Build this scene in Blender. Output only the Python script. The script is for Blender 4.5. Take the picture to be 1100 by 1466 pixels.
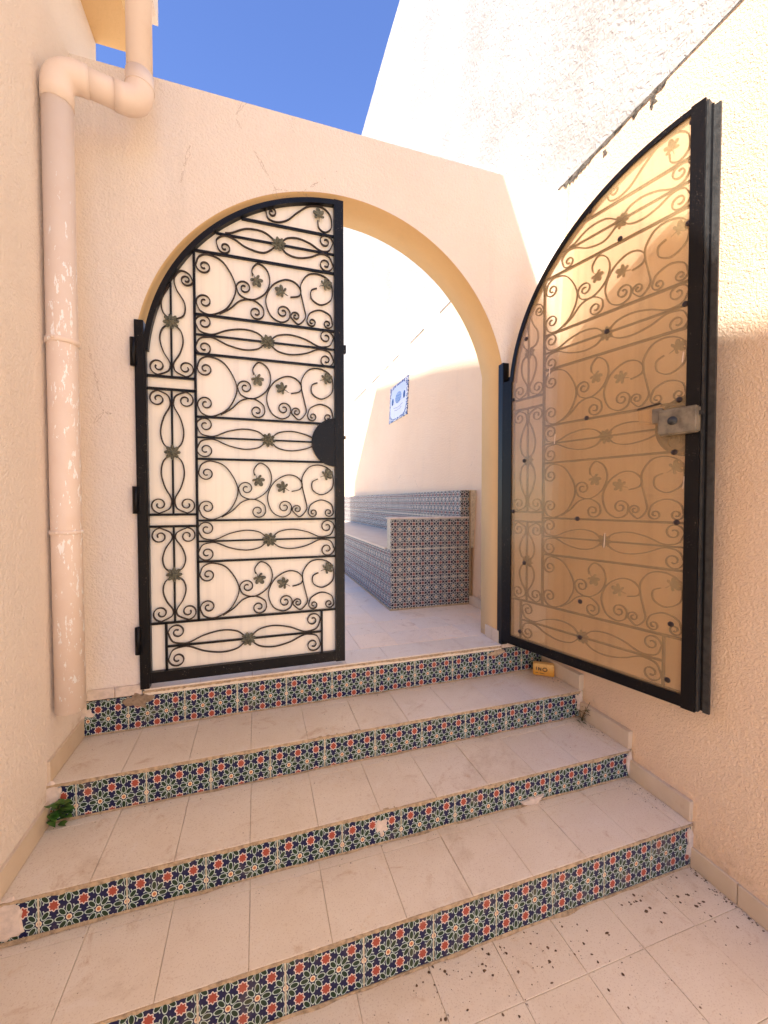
import bpy, bmesh, math, random
from mathutils import Vector, Matrix, noise
from math import sin, cos, pi, radians, sqrt, atan2, hypot
random.seed(7)
for o in list(bpy.data.objects): bpy.data.objects.remove(o)
S = bpy.context.scene
C = S.collection

# ------------------------------------------------------------------ camera
YAW, PITCH, ROLL = .3053, -.0263, -.0015
cam = bpy.data.cameras.new('camera'); camo = bpy.data.objects.new('camera', cam); C.objects.link(camo)
cam.sensor_fit = 'HORIZONTAL'; cam.sensor_width = 36; cam.lens = 574.6843/1100*36
cam.clip_start = .02; cam.clip_end = 500
F = Vector((sin(YAW)*cos(PITCH), cos(YAW)*cos(PITCH), sin(PITCH)))
R0 = Vector((cos(YAW), -sin(YAW), 0)); U0 = R0.cross(F)
RR = cos(ROLL)*R0 + sin(ROLL)*U0; UU = -sin(ROLL)*R0 + cos(ROLL)*U0
camo.matrix_world = Matrix(((RR.x, UU.x, -F.x, 0), (RR.y, UU.y, -F.y, 0), (RR.z, UU.z, -F.z, 0), (0, 0, 0, 1)))
S.camera = camo

# ------------------------------------------------------------------ sky, sun, exposure
SUN_D = Vector((1, 1.67, -1.94)).normalized()
wd = bpy.data.worlds.new('World'); S.world = wd; wd.use_nodes = True
nt = wd.node_tree; nt.nodes.clear()
sky = nt.nodes.new('ShaderNodeTexSky'); sky.sky_type = 'NISHITA'; sky.sun_disc = False
sky.sun_elevation = math.asin(-SUN_D.z); sky.sun_rotation = atan2(-SUN_D.x, -SUN_D.y)
sky.air_density = 1.0; sky.dust_density = .2; sky.ozone_density = 3.0; sky.altitude = 0
hsv = nt.nodes.new('ShaderNodeHueSaturation'); hsv.inputs['Hue'].default_value = .516; hsv.inputs['Saturation'].default_value = 1.12
bg = nt.nodes.new('ShaderNodeBackground'); bg.inputs['Strength'].default_value = .088
wo = nt.nodes.new('ShaderNodeOutputWorld')
nt.links.new(sky.outputs[0], hsv.inputs['Color']); nt.links.new(hsv.outputs[0], bg.inputs[0]); nt.links.new(bg.outputs[0], wo.inputs[0])
sl = bpy.data.lights.new('sun', 'SUN'); sl.energy = 3.5; sl.angle = radians(.53); sl.color = (1, .972, .93)
so = bpy.data.objects.new('sun', sl); C.objects.link(so)
so.rotation_euler = SUN_D.to_track_quat('-Z', 'Y').to_euler()
S.view_settings.view_transform = 'Standard'; S.view_settings.look = 'None'
S.view_settings.gamma = 1; S.view_settings.use_curve_mapping = False
S.view_settings.exposure = 1.97
S.render.engine = 'CYCLES'
S.cycles.max_bounces = 9; S.cycles.diffuse_bounces = 6; S.cycles.transmission_bounces = 6; S.cycles.transparent_max_bounces = 12
S.cycles.caustics_refractive = True; S.cycles.sample_clamp_indirect = 6

# ------------------------------------------------------------------ node helpers
class E:
    """scalar expression in a node tree"""
    def __init__(s, nt, v): s.nt = nt; s.v = v
    def _op(s, op, *a):
        n = s.nt.nodes.new('ShaderNodeMath'); n.operation = op
        for i, x in enumerate((s,)+a):
            x = x.v if isinstance(x, E) else x
            if isinstance(x, (int, float)): n.inputs[i].default_value = x
            else: s.nt.links.new(x, n.inputs[i])
        return E(s.nt, n.outputs[0])
    def __add__(s, o): return s._op('ADD', o)
    def __sub__(s, o): return s._op('SUBTRACT', o)
    def __mul__(s, o): return s._op('MULTIPLY', o)
    def __truediv__(s, o): return s._op('DIVIDE', o)
    def lt(s, o): return s._op('LESS_THAN', o)
    def gt(s, o): return s._op('GREATER_THAN', o)
    def fract(s): return s._op('FRACT')
    def abs(s): return s._op('ABSOLUTE')
    def sqrt(s): return s._op('SQRT')
    def cos(s): return s._op('COSINE')
    def sin(s): return s._op('SINE')
    def pow(s, o): return s._op('POWER', o)
    def max(s, o): return s._op('MAXIMUM', o)
    def min(s, o): return s._op('MINIMUM', o)
    def atan2(s, o): return s._op('ARCTAN2', o)
    def mod(s, o): return s._op('FLOORED_MODULO', o)
    def ss(s, a, b):
        n = s.nt.nodes.new('ShaderNodeMapRange'); n.interpolation_type = 'SMOOTHSTEP'
        s.nt.links.new(s.v, n.inputs[0]); n.inputs[1].default_value = a; n.inputs[2].default_value = b
        return E(s.nt, n.outputs[0])

class M:
    def __init__(s, name, rough=.8, spec=.3):
        s.m = bpy.data.materials.new(name); s.m.use_nodes = True; s.nt = s.m.node_tree
        s.b = s.nt.nodes['Principled BSDF']; s.b.inputs['Roughness'].default_value = rough
        s.b.inputs['Specular IOR Level'].default_value = spec
        s.tc = None; s.h = None
    def n(s, t): return s.nt.nodes.new(t)
    def l(s, a, b): s.nt.links.new(a, b)
    def co(s, kind='Object', scale=None, rot=None):
        if not s.tc: s.tc = s.n('ShaderNodeTexCoord')
        o = s.tc.outputs[kind]
        if scale:
            m = s.n('ShaderNodeMapping'); m.inputs['Scale'].default_value = scale; s.l(o, m.inputs[0]); o = m.outputs[0]
            if rot: m.inputs['Rotation'].default_value = rot
        return o
    def world(s, scale=None):
        g = s.n('ShaderNodeNewGeometry'); o = g.outputs['Position']
        if scale:
            m = s.n('ShaderNodeMapping'); m.inputs['Scale'].default_value = scale; s.l(o, m.inputs[0]); o = m.outputs[0]
        return o
    def noise(s, sc, det=4, ro=.6, vec=None, dist=0):
        t = s.n('ShaderNodeTexNoise'); t.inputs['Scale'].default_value = sc; t.inputs['Detail'].default_value = det
        t.inputs['Roughness'].default_value = ro; t.inputs['Distortion'].default_value = dist
        s.l(vec if vec else s.world(), t.inputs['Vector']); return E(s.nt, t.outputs['Fac'])
    def voro(s, sc, vec=None, feat='F1', rnd=1):
        t = s.n('ShaderNodeTexVoronoi'); t.feature = feat; t.inputs['Scale'].default_value = sc; t.inputs['Randomness'].default_value = rnd
        s.l(vec if vec else s.world(), t.inputs['Vector']); return E(s.nt, t.outputs['Distance'])
    def xyz(s, vec):
        t = s.n('ShaderNodeSeparateXYZ'); s.l(vec, t.inputs[0]); return [E(s.nt, t.outputs[i]) for i in range(3)]
    def rgb(s, c):
        t = s.n('ShaderNodeRGB'); t.outputs[0].default_value = (*c, 1); return t.outputs[0]
    def mix(s, a, b, f):
        t = s.n('ShaderNodeMix'); t.data_type = 'RGBA'
        f = f.v if isinstance(f, E) else f
        if isinstance(f, (int, float)): t.inputs[0].default_value = f
        else: s.l(f, t.inputs[0])
        for i, c in ((6, a), (7, b)):
            if isinstance(c, tuple): t.inputs[i].default_value = (*c, 1)
            else: s.l(c, t.inputs[i])
        return t.outputs[2]
    def color(s, c):
        if isinstance(c, tuple): s.b.inputs['Base Color'].default_value = (*c, 1)
        else: s.l(c, s.b.inputs['Base Color'])
    def bump(s, h, strength=.5, dist=.01):
        t = s.n('ShaderNodeBump'); t.inputs['Strength'].default_value = strength; t.inputs['Distance'].default_value = dist
        s.l(h.v, t.inputs['Height'])
        if s.h: s.l(s.h, t.inputs['Normal'])
        s.h = t.outputs[0]; s.l(s.h, s.b.inputs['Normal'])

def stucco(name, base, alt, grain=95, strength=.55, dist=.006, streak=True):
    k = M(name, .92, .15)
    big = k.noise(1.3, 5, .6).ss(.35, .7)
    c = k.mix(base, alt, big)
    if streak:
        st = k.noise(1, 4, .6, k.world((7, 7, .8))).ss(.55, .85) * .5
        c = k.mix(c, tuple(x*.86 for x in base), st)
    sp = k.noise(60, 2, .5).ss(.62, .8) * .22
    c = k.mix(c, tuple(x*.75 for x in base), sp)
    x, y, z = k.xyz(k.world())
    hgt = z-((y-1.16)*.52-1.5).max(-1.5).min(-.88)
    gr = (k.noise(9, 5, .7)*.30-hgt).ss(-.02, .10)*k.noise(30, 4, .7).ss(.35, .7)
    c = k.mix(c, (.50, .34, .20), gr*.55)
    ck = k.voro(1.7, k.world(), 'DISTANCE_TO_EDGE')
    ck = (ck+k.noise(9, 4, .7)*.10-.05).abs().lt(.0016)*k.noise(1.1, 2, .5).gt(.60)
    c = k.mix(c, (.42, .31, .23), ck*.6)
    k.color(c)
    g = k.noise(grain, 3, .55, dist=.6).ss(.3, .7)
    v = k.voro(grain*.55, feat='SMOOTH_F1')
    k.bump(g*.7+v*.6, strength, dist)
    k.bump(k.noise(5, 4, .55), .30, .02)
    return k.m

PINK = stucco('pink_stucco', (.83, .745, .66), (.81, .71, .62))
PINK_COARSE = stucco('pink_coarse_stucco', (.87, .66, .46), (.85, .625, .425), 120, .7, .006)
UPPER = stucco('cream_plaster', (.52, .49, .45), (.39, .36, .325), 34, .55, .008)
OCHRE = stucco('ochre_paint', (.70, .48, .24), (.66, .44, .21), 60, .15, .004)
def simple(name, c, rough=.6, spec=.4, var=.15, sc=30, bs=.15, bd=.003, metal=0):
    k = M(name, rough, spec); k.b.inputs['Metallic'].default_value = metal
    k.color(k.mix(c, tuple(x*(1-var*2) for x in c), k.noise(sc, 4, .6).ss(.35, .75)))
    k.bump(k.noise(sc*4, 3, .6), bs, bd); return k.m
def iron():
    k = M('black_painted_iron', .34, .22)
    sp = k.noise(160, 3, .7).ss(.63, .69)
    k.color(k.mix((.0035, .0033, .0045), (.16, .13, .10), sp*k.noise(9, 3, .6).ss(.45, .6))); k.bump(k.noise(110, 3, .6), .25, .002); return k.m
IRON = iron()
WIRE = simple('worn_brown_iron', (.040, .026, .017), .5, .3, .3, 60)
VERD = simple('greenish_cast_iron', (.15, .15, .105), .6, .4, .4, 90, .5)
RUST = simple('rusty_grey_steel', (.23, .185, .125), .55, .5, .3, 25, .4)
GREYIRON = simple('weathered_grey_iron', (.030, .030, .029), .5, .5, .35, 40, .4)
SCREW = simple('dark_screw_cap', (.015, .005, .005), .4, .5)
WHITEP = simple('white_plaster_patch', (.72, .60, .50), .9, .2, .1, 40, .5, .004)
CEMENT = simple('grey_brown_cement', (.34, .25, .17), .95, .1, .2, 50, .7, .006)
MORTAR = simple('ochre_mortar', (.58, .43, .27), .95, .1, .25, 60, .8, .006)
CREAMG = simple('cream_grout', (.70, .62, .46), .9, .1, .15, 60, .5, .004)
EARTH = simple('dusty_earth', (.42, .30, .20), .95, .1, .2, 3, .5, .02)
DIRT = simple('dark_dirt', (.20, .13, .08), .95, .1, .3, 80, .6, .004)
BARE = simple('exposed_masonry', (.20, .165, .13), .95, .1, .45, 45, .9, .012)

def floor_mat(name, ca, cb):
    k = M(name, .55, .35)
    oi = k.n('ShaderNodeObjectInfo'); rnd = E(k.nt, oi.outputs['Random'])
    c = k.mix(ca, cb, k.noise(3.2, 5, .65).ss(.3, .75))
    c = k.mix(c, (.76, .67, .56), (rnd*.5))
    c = k.mix(c, (.52, .38, .26), k.noise(210, 2, .5).ss(.56, .70)*.5)
    c = k.mix(c, (.48, .28, .14), k.noise(7, 6, .75, dist=1.5).ss(.55, .76)*.6)
    c = k.mix(c, (.80, .72, .62), k.noise(11, 6, .7, dist=.8).ss(.56, .72)*.5)
    c = k.mix(c, (.42, .27, .15), k.noise(2.1, 6, .75, dist=.5).ss(.54, .76)*.5)
    c = k.mix(c, (.66, .46, .26), k.noise(4.7, 5, .8, dist=1).ss(.56, .72)*k.noise(70, 2, .6).ss(.35, .65)*.55)
    c = k.mix(c, (.20, .12, .07), k.noise(75, 2, .5).ss(.735, .77)*.8)
    k.color(c)
    k.bump(k.noise(180, 3, .6), .18, .002); k.bump(k.noise(9, 4, .6), .25, .006)
    r = k.noise(12, 4, .6)*.35+.38; k.l(r.v, k.b.inputs['Roughness'])
    return k.m
FLOOR = floor_mat('beige_floor_tile', (.79, .69, .55), (.72, .60, .455))
FLOOR_LIGHT = floor_mat('pale_floor_tile', (.92, .74, .55), (.88, .69, .49))
def skirt_mat():
    k = M('beige_skirting_tile', .5, .35)
    c = k.mix((.66, .55, .42), (.60, .48, .35), k.noise(5, 4, .6).ss(.3, .7))
    c = k.mix(c, (.40, .25, .14), k.noise(14, 5, .7).ss(.6, .8)*.5); k.color(c)
    k.bump(k.noise(120, 3, .6), .2, .002); return k.m
SKIRT = skirt_mat()

def zellige(name, pu, pv, dirt=.35, pale=0., gloss=1.):
    """star and rosette tile print: stars at whole periods, rosettes at half periods (object x, z)"""
    k = M(name, .25, .3)
    x, y, z = k.xyz(k.co('Object')); x = x/pu; z = z/pv
    jx = (k.noise(3, 1, .5, k.co('Object'))-.5)*.02
    ex = (x+jx).fract()-.5; ez = z.fract()-.5
    r = (ex*ex+ez*ez).sqrt(); th = ez.atan2(ex)
    tm = (th+pi/8).mod(pi/4)-pi/8
    u = r*tm.cos(); v = r*tm.sin()
    uu = (u-.312)/.162; vv = v/.090
    e = (uu*uu+vv*vv).sqrt()
    dx = (x+.5+jx).fract()-.5; dz = (z+.5).fract()-.5
    rs = (dx*dx+dz*dz).sqrt(); ph = dz.atan2(dx)
    star = rs - (ph*8).cos()*.022
    navy = (.007, .009, .055) if not pale else (.005, .006, .018)
    line = (.52, .63, .56) if not pale else (.85, .82, .76)
    c = k.mix(navy, line, e.lt(1.08))
    # five point navy shapes: thin pale lines between petals tips and stars
    c = k.mix(c, line, ((rs-.36).abs().lt(.02)*(ph*4).cos().abs().lt(.5)*e.gt(1.1)))
    c = k.mix(c, (.011, .036, .015) if not pale else (.012, .024, .022), e.lt(.84))
    c = k.mix(c, (.74, .62, .54), star.lt(.190))
    c = k.mix(c, (.36, .072, .042) if not pale else (.24, .09, .07), star.lt(.148))
    c = k.mix(c, (.80, .68, .48), r.lt(.105))
    c = k.mix(c, (.50, .17, .06), r.lt(.062))
    d = k.noise(11, 5, .7).ss(.5, .85)*dirt
    c = k.mix(c, (.42, .32, .20), d)
    
    k.color(c)
    k.bump(k.noise(25, 2, .5), .08, .002)
    rr = k.noise(20, 3, .6)*.4+(.18 if not pale else .42); k.l(rr.v, k.b.inputs['Roughness'])
    return k.m
PU, PV = .2345/3, .0915
ZEL = zellige('star_print_tile', PU, PV)
ZELB = zellige('star_print_bench_tile', .0785, .0805, .12, .08)

def sheet_mat(name, tint, diff, rough, see, clear, front):
    k = M(name); k.nt.nodes.remove(k.b)
    out = [n for n in k.nt.nodes if n.type == 'OUTPUT_MATERIAL'][0]
    st = k.noise(1, 3, .5, k.world((40, 40, .6))).ss(.45, .75)*.5
    ct = k.mix(tint, tuple(x*.86 for x in tint), st)
    cd = k.mix(diff, tuple(x*.86 for x in diff), st)
    rf = k.n('ShaderNodeBsdfRefraction'); rf.inputs['IOR'].default_value = 1.12; rf.inputs['Roughness'].default_value = rough; k.l(ct, rf.inputs[0])
    tp = k.n('ShaderNodeBsdfTransparent'); k.l(ct, tp.inputs[0])
    tl = k.n('ShaderNodeBsdfTranslucent'); k.l(cd, tl.inputs[0])
    df = k.n('ShaderNodeBsdfDiffuse'); k.l(cd, df.inputs[0])
    gl = k.n('ShaderNodeBsdfGlossy'); gl.inputs['Roughness'].default_value = .18
    def mx(a, b, f):
        t = k.n('ShaderNodeMixShader'); t.inputs[0].default_value = f; k.l(a, t.inputs[1]); k.l(b, t.inputs[2]); return t.outputs[0]
    a = mx(tl.outputs[0], df.outputs[0], front)
    b = mx(rf.outputs[0], tp.outputs[0], clear)
    c = mx(a, b, see)
    d = mx(c, gl.outputs[0], .04)
    k.l(d, out.inputs[0]); return k.m
SHEET_C = sheet_mat('cream_translucent_sheet', (.98, .95, .88), (.97, .91, .79), .3, .09, .2, .88)
SHEET_A = sheet_mat('amber_translucent_sheet', (.99, .95, .89), (.97, .70, .37), .11, .73, .72, .5)

def pipe_mat():
    k = M('pink_painted_pipe', .45, .4)
    x, y, z = k.xyz(k.world())
    n = k.noise(1, 5, .7, k.world((55, 55, 16)))
    side = (x-y).ss(-2.53, -2.48)*(E(k.nt, (x-y).v)._op('LESS_THAN', -2.43))
    m = (n+side*.11-.03-z.ss(.75, 1.35)*.12).gt(.66)
    c = k.mix((.79, .665, .57), (.76, .62, .52), k.noise(6, 4, .6).ss(.35, .7))
    c = k.mix(c, (.93, .91, .88), m); k.color(c)
    k.bump(m*1.0, .3, -.001); k.bump(k.noise(30, 3, .6), .15, .003); return k.m
PIPE = pipe_mat()

# ------------------------------------------------------------------ object helpers
def setp(o, label=None, cat=None, group=None, kind=None):
    for a, v in (('label', label), ('category', cat), ('group', group), ('kind', kind)):
        if v: o[a] = v
    return o
def thing(name, label, cat, loc=(0, 0, 0), rz=0, group=None):
    o = bpy.data.objects.new(name, None); C.objects.link(o); o.empty_display_size = .1
    o.location = loc; o.rotation_euler = (0, 0, rz); return setp(o, label, cat, group)
def struct(name, loc=(0, 0, 0)):
    o = bpy.data.objects.new(name, None); C.objects.link(o); o.location = loc; return setp(o, kind='structure')
def mesh_of(name, verts, faces, mat, smooth=False):
    me = bpy.data.meshes.new(name); me.from_pydata([tuple(v) for v in verts], [], faces)
    bm = bmesh.new(); bm.from_mesh(me); bmesh.ops.recalc_face_normals(bm, faces=bm.faces); bm.to_mesh(me); bm.free()
    me.materials.append(mat)
    if smooth:
        for p in me.polygons: p.use_smooth = True
    return me
def link(name, me, parent=None, loc=(0, 0, 0), rot=(0, 0, 0)):
    o = bpy.data.objects.new(name, me); C.objects.link(o); o.parent = parent; o.location = loc; o.rotation_euler = rot; return o
def add_box(V, Fc, x0, x1, y0, y1, z0, z1):
    b = len(V)
    V += [(x, y, z) for x in (x0, x1) for y in (y0, y1) for z in (z0, z1)]
    Fc += [tuple(b+i for i in f) for f in ((0, 1, 3, 2), (4, 6, 7, 5), (0, 4, 5, 1), (2, 3, 7, 6), (0, 2, 6, 4), (1, 5, 7, 3))]
def box(name, dims, mat, parent=None, bevel=0, loc=(0, 0, 0), rot=(0, 0, 0)):
    V, Fc = [], []; add_box(V, Fc, *dims); me = mesh_of(name, V, Fc, mat)
    if bevel:
        bm = bmesh.new(); bm.from_mesh(me)
        bmesh.ops.bevel(bm, geom=list(bm.edges), offset=bevel, segments=2, affect='EDGES', profile=.5); bm.to_mesh(me); bm.free()
    return link(name, me, parent, loc, rot)
def prism(name, poly, y0, y1, mat, parent=None, loc=(0, 0, 0), rot=(0, 0, 0)):
    """polygon in x,z extruded along y"""
    n = len(poly); V = [(x, y0, z) for x, z in poly]+[(x, y1, z) for x, z in poly]
    Fc = [tuple(range(n)), tuple(range(2*n-1, n-1, -1))]+[(i, (i+1) % n, n+(i+1) % n, n+i) for i in range(n)]
    return link(name, mesh_of(name, V, Fc, mat), parent, loc, rot)
def tube(pts, r, seg=20, close=False):
    V, Fc = [], []; n = len(pts)
    for i, p in enumerate(pts):
        p = Vector(p); t = (Vector(pts[min(i+1, n-1)])-Vector(pts[max(i-1, 0)])).normalized()
        a = t.cross(Vector((.31, -.95, .07))).normalized(); b = t.cross(a)
        rad = r[i] if isinstance(r, (list, tuple)) else r
        V += [tuple(p+rad*(cos(2*pi*j/seg)*a+sin(2*pi*j/seg)*b)) for j in range(seg)]
    for i in range(n-1):
        for j in range(seg): Fc.append((i*seg+j, i*seg+(j+1) % seg, (i+1)*seg+(j+1) % seg, (i+1)*seg+j))
    if not close: Fc += [tuple(range(seg)), tuple(range((n-1)*seg, n*seg))]
    return V, Fc

# ------------------------------------------------------------------ measurements
W = 2.085; WT = .225                       # arch wall front plane and thickness
XL, XR = -.75, 1.69
YB, YC, YD = 1.760, 1.449, 1.161
ZA, ZB, ZC, ZD, ZG = -.8885, -1.0437, -1.1885, -1.3191, -1.5
ZF = -.862                                 # alley floor
def xr(z): return 1.718+(min(z, 2.)+.87)*.0489
K = 2.0; XK = xr(1.999)
CXA, CZA, RA = .442, .607, .974            # arch circle

# ------------------------------------------------------------------ ground, floors
g = box('ground', (-60, 60, -60, 60, -1.75, -1.56), EARTH); setp(g, kind='structure')
fl = struct('courtyard_floor')
box('mortar_bed', (-1.0, 2.0, -6, YD+.05, -1.56, ZG-.004), CREAMG, fl)
tw = .2375
tme = {}
def floor_tile(parent, x0, x1, y0, y1, z, gap=.0008, th=.012, mat=FLOOR):
    w, d = round(x1-x0, 4), round(y1-y0, 4); key = (w, d, mat.name)
    if key not in tme:
        V, Fc = [], []; add_box(V, Fc, -w/2+gap, w/2-gap, -d/2+gap, d/2-gap, -th, 0)
        me = mesh_of('floor_tile', V, Fc, mat)
        bm = bmesh.new(); bm.from_mesh(me)
        bmesh.ops.bevel(bm, geom=[e for e in bm.edges if all(v.co.z > -.001 for v in e.verts)], offset=.0011, segments=1, affect='EDGES'); bm.to_mesh(me); bm.free()
        tme[key] = me
    o = link('floor_tile', tme[key], parent, ((x0+x1)/2, (y0+y1)/2, z+random.uniform(-.0009, .0009)), (random.uniform(-.003, .003), random.uniform(-.003, .003), random.uniform(-.002, .002)))
    return o
seams = [XL]+[x for x in (.512-.2375*5+i*.2375 for i in range(12)) if XL+.03 < x < XR-.03]+[XR]
ys = [YD+.012, .985, .74, .50, .26, .02, -.22, -.46, -.7, -.94]
for i in range(len(seams)-1):
    for j in range(len(ys)-1):
        floor_tile(fl, seams[i], seams[i+1], ys[j+1], ys[j], ZG)
rest = box('far_paving', (XL, XR, -6, -.942, ZG-.012, ZG-.0005), FLOOR, fl)

af = struct('alley_floor')
box('mortar_bed', (-1.2, 1.9, W+.05, 14, -1.56, ZF-.005), MORTAR, af)
ax = [-1.1+.238*i for i in range(12)]+[XR]
ay = [2.26+.238*i for i in range(24)]
for i in range(len(ax)-1):
    for j in range(len(ay)-1):
        floor_tile(af, ax[i], ax[i+1], ay[j], ay[j+1], ZF, mat=FLOOR_LIGHT)
box('far_paving', (-9, -1.36, 2.45, 14, -1.5, ZF-.0005), FLOOR_LIGHT, af)  # unseen sunlit paving added to bounce light into the alley
box('far_paving', (-1.1, XR, ay[-1]+.002, 14, ZF-.012, ZF-.0005), FLOOR_LIGHT, af)

# ------------------------------------------------------------------ staircase
st = thing('staircase', 'four tiled steps with beige treads and star patterned risers leading up to the arch', 'stairs', (0, 0, 0))
V = []; prof = [(YD+.002, -1.56), (YD+.002, ZD-.005), (YC+.002, ZD-.005), (YC+.002, ZC-.005), (YB+.002, ZC-.005), (YB+.002, ZB-.005), (W-.008, ZB-.005), (W-.008, ZF-.031), (W+.3, ZF-.031), (W+.3, -1.56)]
n = len(prof); V = [(XL-.05, a, b) for a, b in prof]+[(XR+.05, a, b) for a, b in prof]
Fc = [tuple(range(n)), tuple(range(n, 2*n))]+[(i, (i+1) % n, n+(i+1) % n, n+i) for i in range(n)]
link('mortar_core', mesh_of('mortar_core', V, Fc, CREAMG), st)

def tile_mesh(name, poly, th, mat):
    """wall tile: polygon in local x,z; face at y=0, back at y=th; small bevel on the face"""
    n = len(poly); V = [(x, 0, z) for x, z in poly]+[(x, th, z) for x, z in poly]
    Fc = [tuple(range(n)), tuple(range(2*n-1, n-1, -1))]+[(i, (i+1) % n, n+(i+1) % n, n+i) for i in range(n)]
    me = mesh_of(name, V, Fc, mat)
    bm = bmesh.new(); bm.from_mesh(me)
    bmesh.ops.bevel(bm, geom=[e for e in bm.edges if all(abs(v.co.y) < 1e-5 for v in e.verts)], offset=.0014, segments=2, affect='EDGES'); bm.to_mesh(me); bm.free()
    return me
def riser(y, z0, z1, seam, zstar, notch=None):
    p = .2345; x = seam-p*6
    zc = zstar
    cache = {}
    while x < XR:
        a, b = max(x, XL), min(x+p, XR)
        if b-a > .02:
            xc = x+p/2
            lo, hi = a-xc+.0021, b-xc-.0021
            poly = [(lo, z0-zc), (hi, z0-zc), (hi, z1-zc), (lo, z1-zc)]
            if notch:
                r = notch(xc, poly, a, b)
                if r: poly = r
            key = tuple((round(q[0], 4), round(q[1], 4)) for q in poly)
            if key not in cache: cache[key] = tile_mesh('riser_tile', poly, .010, ZEL)
            link('riser_tile', cache[key], st, (xc, y+random.uniform(-.0008, .0008), zc), (random.uniform(-.004, .004), 0, random.uniform(-.003, .003)))
        x += p
riser(YD, ZG+.004, ZD-.015, .065, -1.366)
riser(YC, ZD+.002, ZC-.015, -.178, -1.239)
riser(YB, ZC+.002, ZB-.015, -.193, -1.098)
riser(W-.010, ZB+.002, ZF-.030, -.103, -.931)
# treads
tseams = [XL]+[x for x in (-.511+i*tw for i in range(-1, 10)) if XL+.03 < x < XR-.03]+[XR]
def tread(yf, yb, z):
    ym = yb-.042
    for i in range(len(tseams)-1):
        floor_tile(st, tseams[i], tseams[i+1], yf-.004, ym, z)
        floor_tile(st, tseams[i], tseams[i+1], ym, yb, z-.001)
tread(YD, YC, ZD); tread(YC, YB, ZC); tread(YB, W-.010, ZB)
# threshold slabs under the gate, flush with the riser below
for i, (a, b) in enumerate([(-.505, -.27), (-.27, -.033), (-.033, .205), (.205, .442), (.442, .68), (.68, .917), (.917, 1.155), (1.155, 1.392)]):
    floor_tile(st, a, b, W-.016, 2.26, ZF, th=.03)
# irregular mortar nosing strips under each tread edge
def nosing(y, z, x0, x1, amp=1.):
    V, Fc = [], []; n = int((x1-x0)/.008)
    for i in range(n+1):
        x = x0+(x1-x0)*i/n
        h = .000+.007*amp*max(0, noise.noise((x*9, y*5, 1.))+.25)+.004*noise.noise((x*60, y, 2.))
        t = .002+.0035*abs(noise.noise((x*40, y, 5.)))
        zt = z-.0015*abs(noise.noise((x*30, 0, z)))
        V += [(x, y-t, zt), (x, y-t, z-.009-h), (x, y+.010, z-.009-h), (x, y+.010, zt)]
        if i:
            b = len(V)-8
            Fc += [(b, b+4, b+5, b+1), (b+1, b+5, b+6, b+2), (b+3, b+2, b+6, b+7), (b, b+3, b+7, b+4)]
    o = link('nosing_mortar', mesh_of('nosing_mortar', V, Fc, MORTAR), st)
nosing(YD-.004, ZD-.001, XL, XR); nosing(YC-.004, ZC-.001, XL, XR, 1.2); nosing(YB-.004, ZB-.001, XL, XR, 1.2); nosing(W-.016, ZF-.006, -.51, 1.39, .9)
def bottom_joint(y, z, amp=.006):
    V, Fc = [], []; n = 300
    for i in range(n+1):
        x = XL+(XR-XL)*i/n
        h = .004+amp*max(0, noise.noise((x*7, y*3, 4.))+.3); d = .005+.010*max(0, noise.noise((x*9, y, 7.))+.2)
        V += [(x, y-.001, z+h), (x, y-d, z+.0012), (x, y+.006, z+.0012)]
        if i:
            b = len(V)-6; Fc += [(b, b+3, b+4, b+1), (b+1, b+4, b+5, b+2)]
    link('joint_mortar', mesh_of('joint_mortar', V, Fc, MORTAR), st)
bottom_joint(YD, ZG); bottom_joint(YC, ZD, .005); bottom_joint(YB, ZC, .004); bottom_joint(W-.01, ZB, .004)

def blob(name, cx, cy, cz, rx, rz_, mat, parent, th=.003, seed=0, axis='y', n=40, rough=.32, label=None):
    """irregular flat patch standing proud of a riser (axis y) or of a wall (axis x)"""
    V = []
    for k in range(n):
        a = 2*pi*k/n; q = 1+rough*(noise.noise((cos(a)*1.7+seed, sin(a)*1.7, seed*.37))*2+noise.noise((cos(a)*6+seed, sin(a)*6, seed))*.8)
        u, v = rx*q*cos(a), rz_*q*sin(a)
        V.append((u, v))
    pts = []
    for s, off in ((1., 0), (.86, -th)):
        for u, v in V: pts.append((cx+u*s, cy+off, cz+v*s) if axis == 'y' else (cx+off, cy+u*s, cz+v*s))
    m = len(V)
    c = len(pts); pts.append((cx, cy-th*1.1, cz) if axis == 'y' else (cx-th*1.1, cy, cz))
    Fc = [(i, (i+1) % m, m+(i+1) % m, m+i) for i in range(m)]+[(m+i, m+(i+1) % m, c) for i in range(m)]
    o = link(name, mesh_of(name, pts, Fc, mat, False), parent)
    if label: o['label'] = label
    return o
blob('plaster_patch', .444, YC+.001, -1.256, .024, .030, WHITEP, st, .004, 1, label='pale plaster patch on the second riser')
blob('plaster_patch', -.735, YB-.000, -1.095, .030, .05, WHITEP, st, .006, 2)
blob('plaster_patch', -.722, YC-.000, -1.25, .035, .055, WHITEP, st, .006, 3)
blob('plaster_patch', XR-.008, YD, -1.40, .020, .055, WHITEP, st, .006, 4)
blob('plaster_patch', 1.135, YC-.001, -1.305, .050, .018, WHITEP, st, .010, 5)
blob('plaster_patch', XR-.008, YB-.001, -1.10, .022, .05, WHITEP, st, .006, 6)
blob('plaster_patch', XR-.008, YC-.001, -1.24, .016, .06, WHITEP, st, .006, 9)
blob('cement_patch', -.528, W-.011, -.909, .047, .032, CEMENT, st, .006, 7, rough=.35, label='grey cement patch on the top riser below the gate hinge')
blob('cement_patch', 1.365, W-.012, -.905, .05, .022, MORTAR, st, .006, 8, rough=.4)
blob('plaster_patch', -.745, W-.012, -.935, .03, .03, WHITEP, st, .006, 11, rough=.4)

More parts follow.
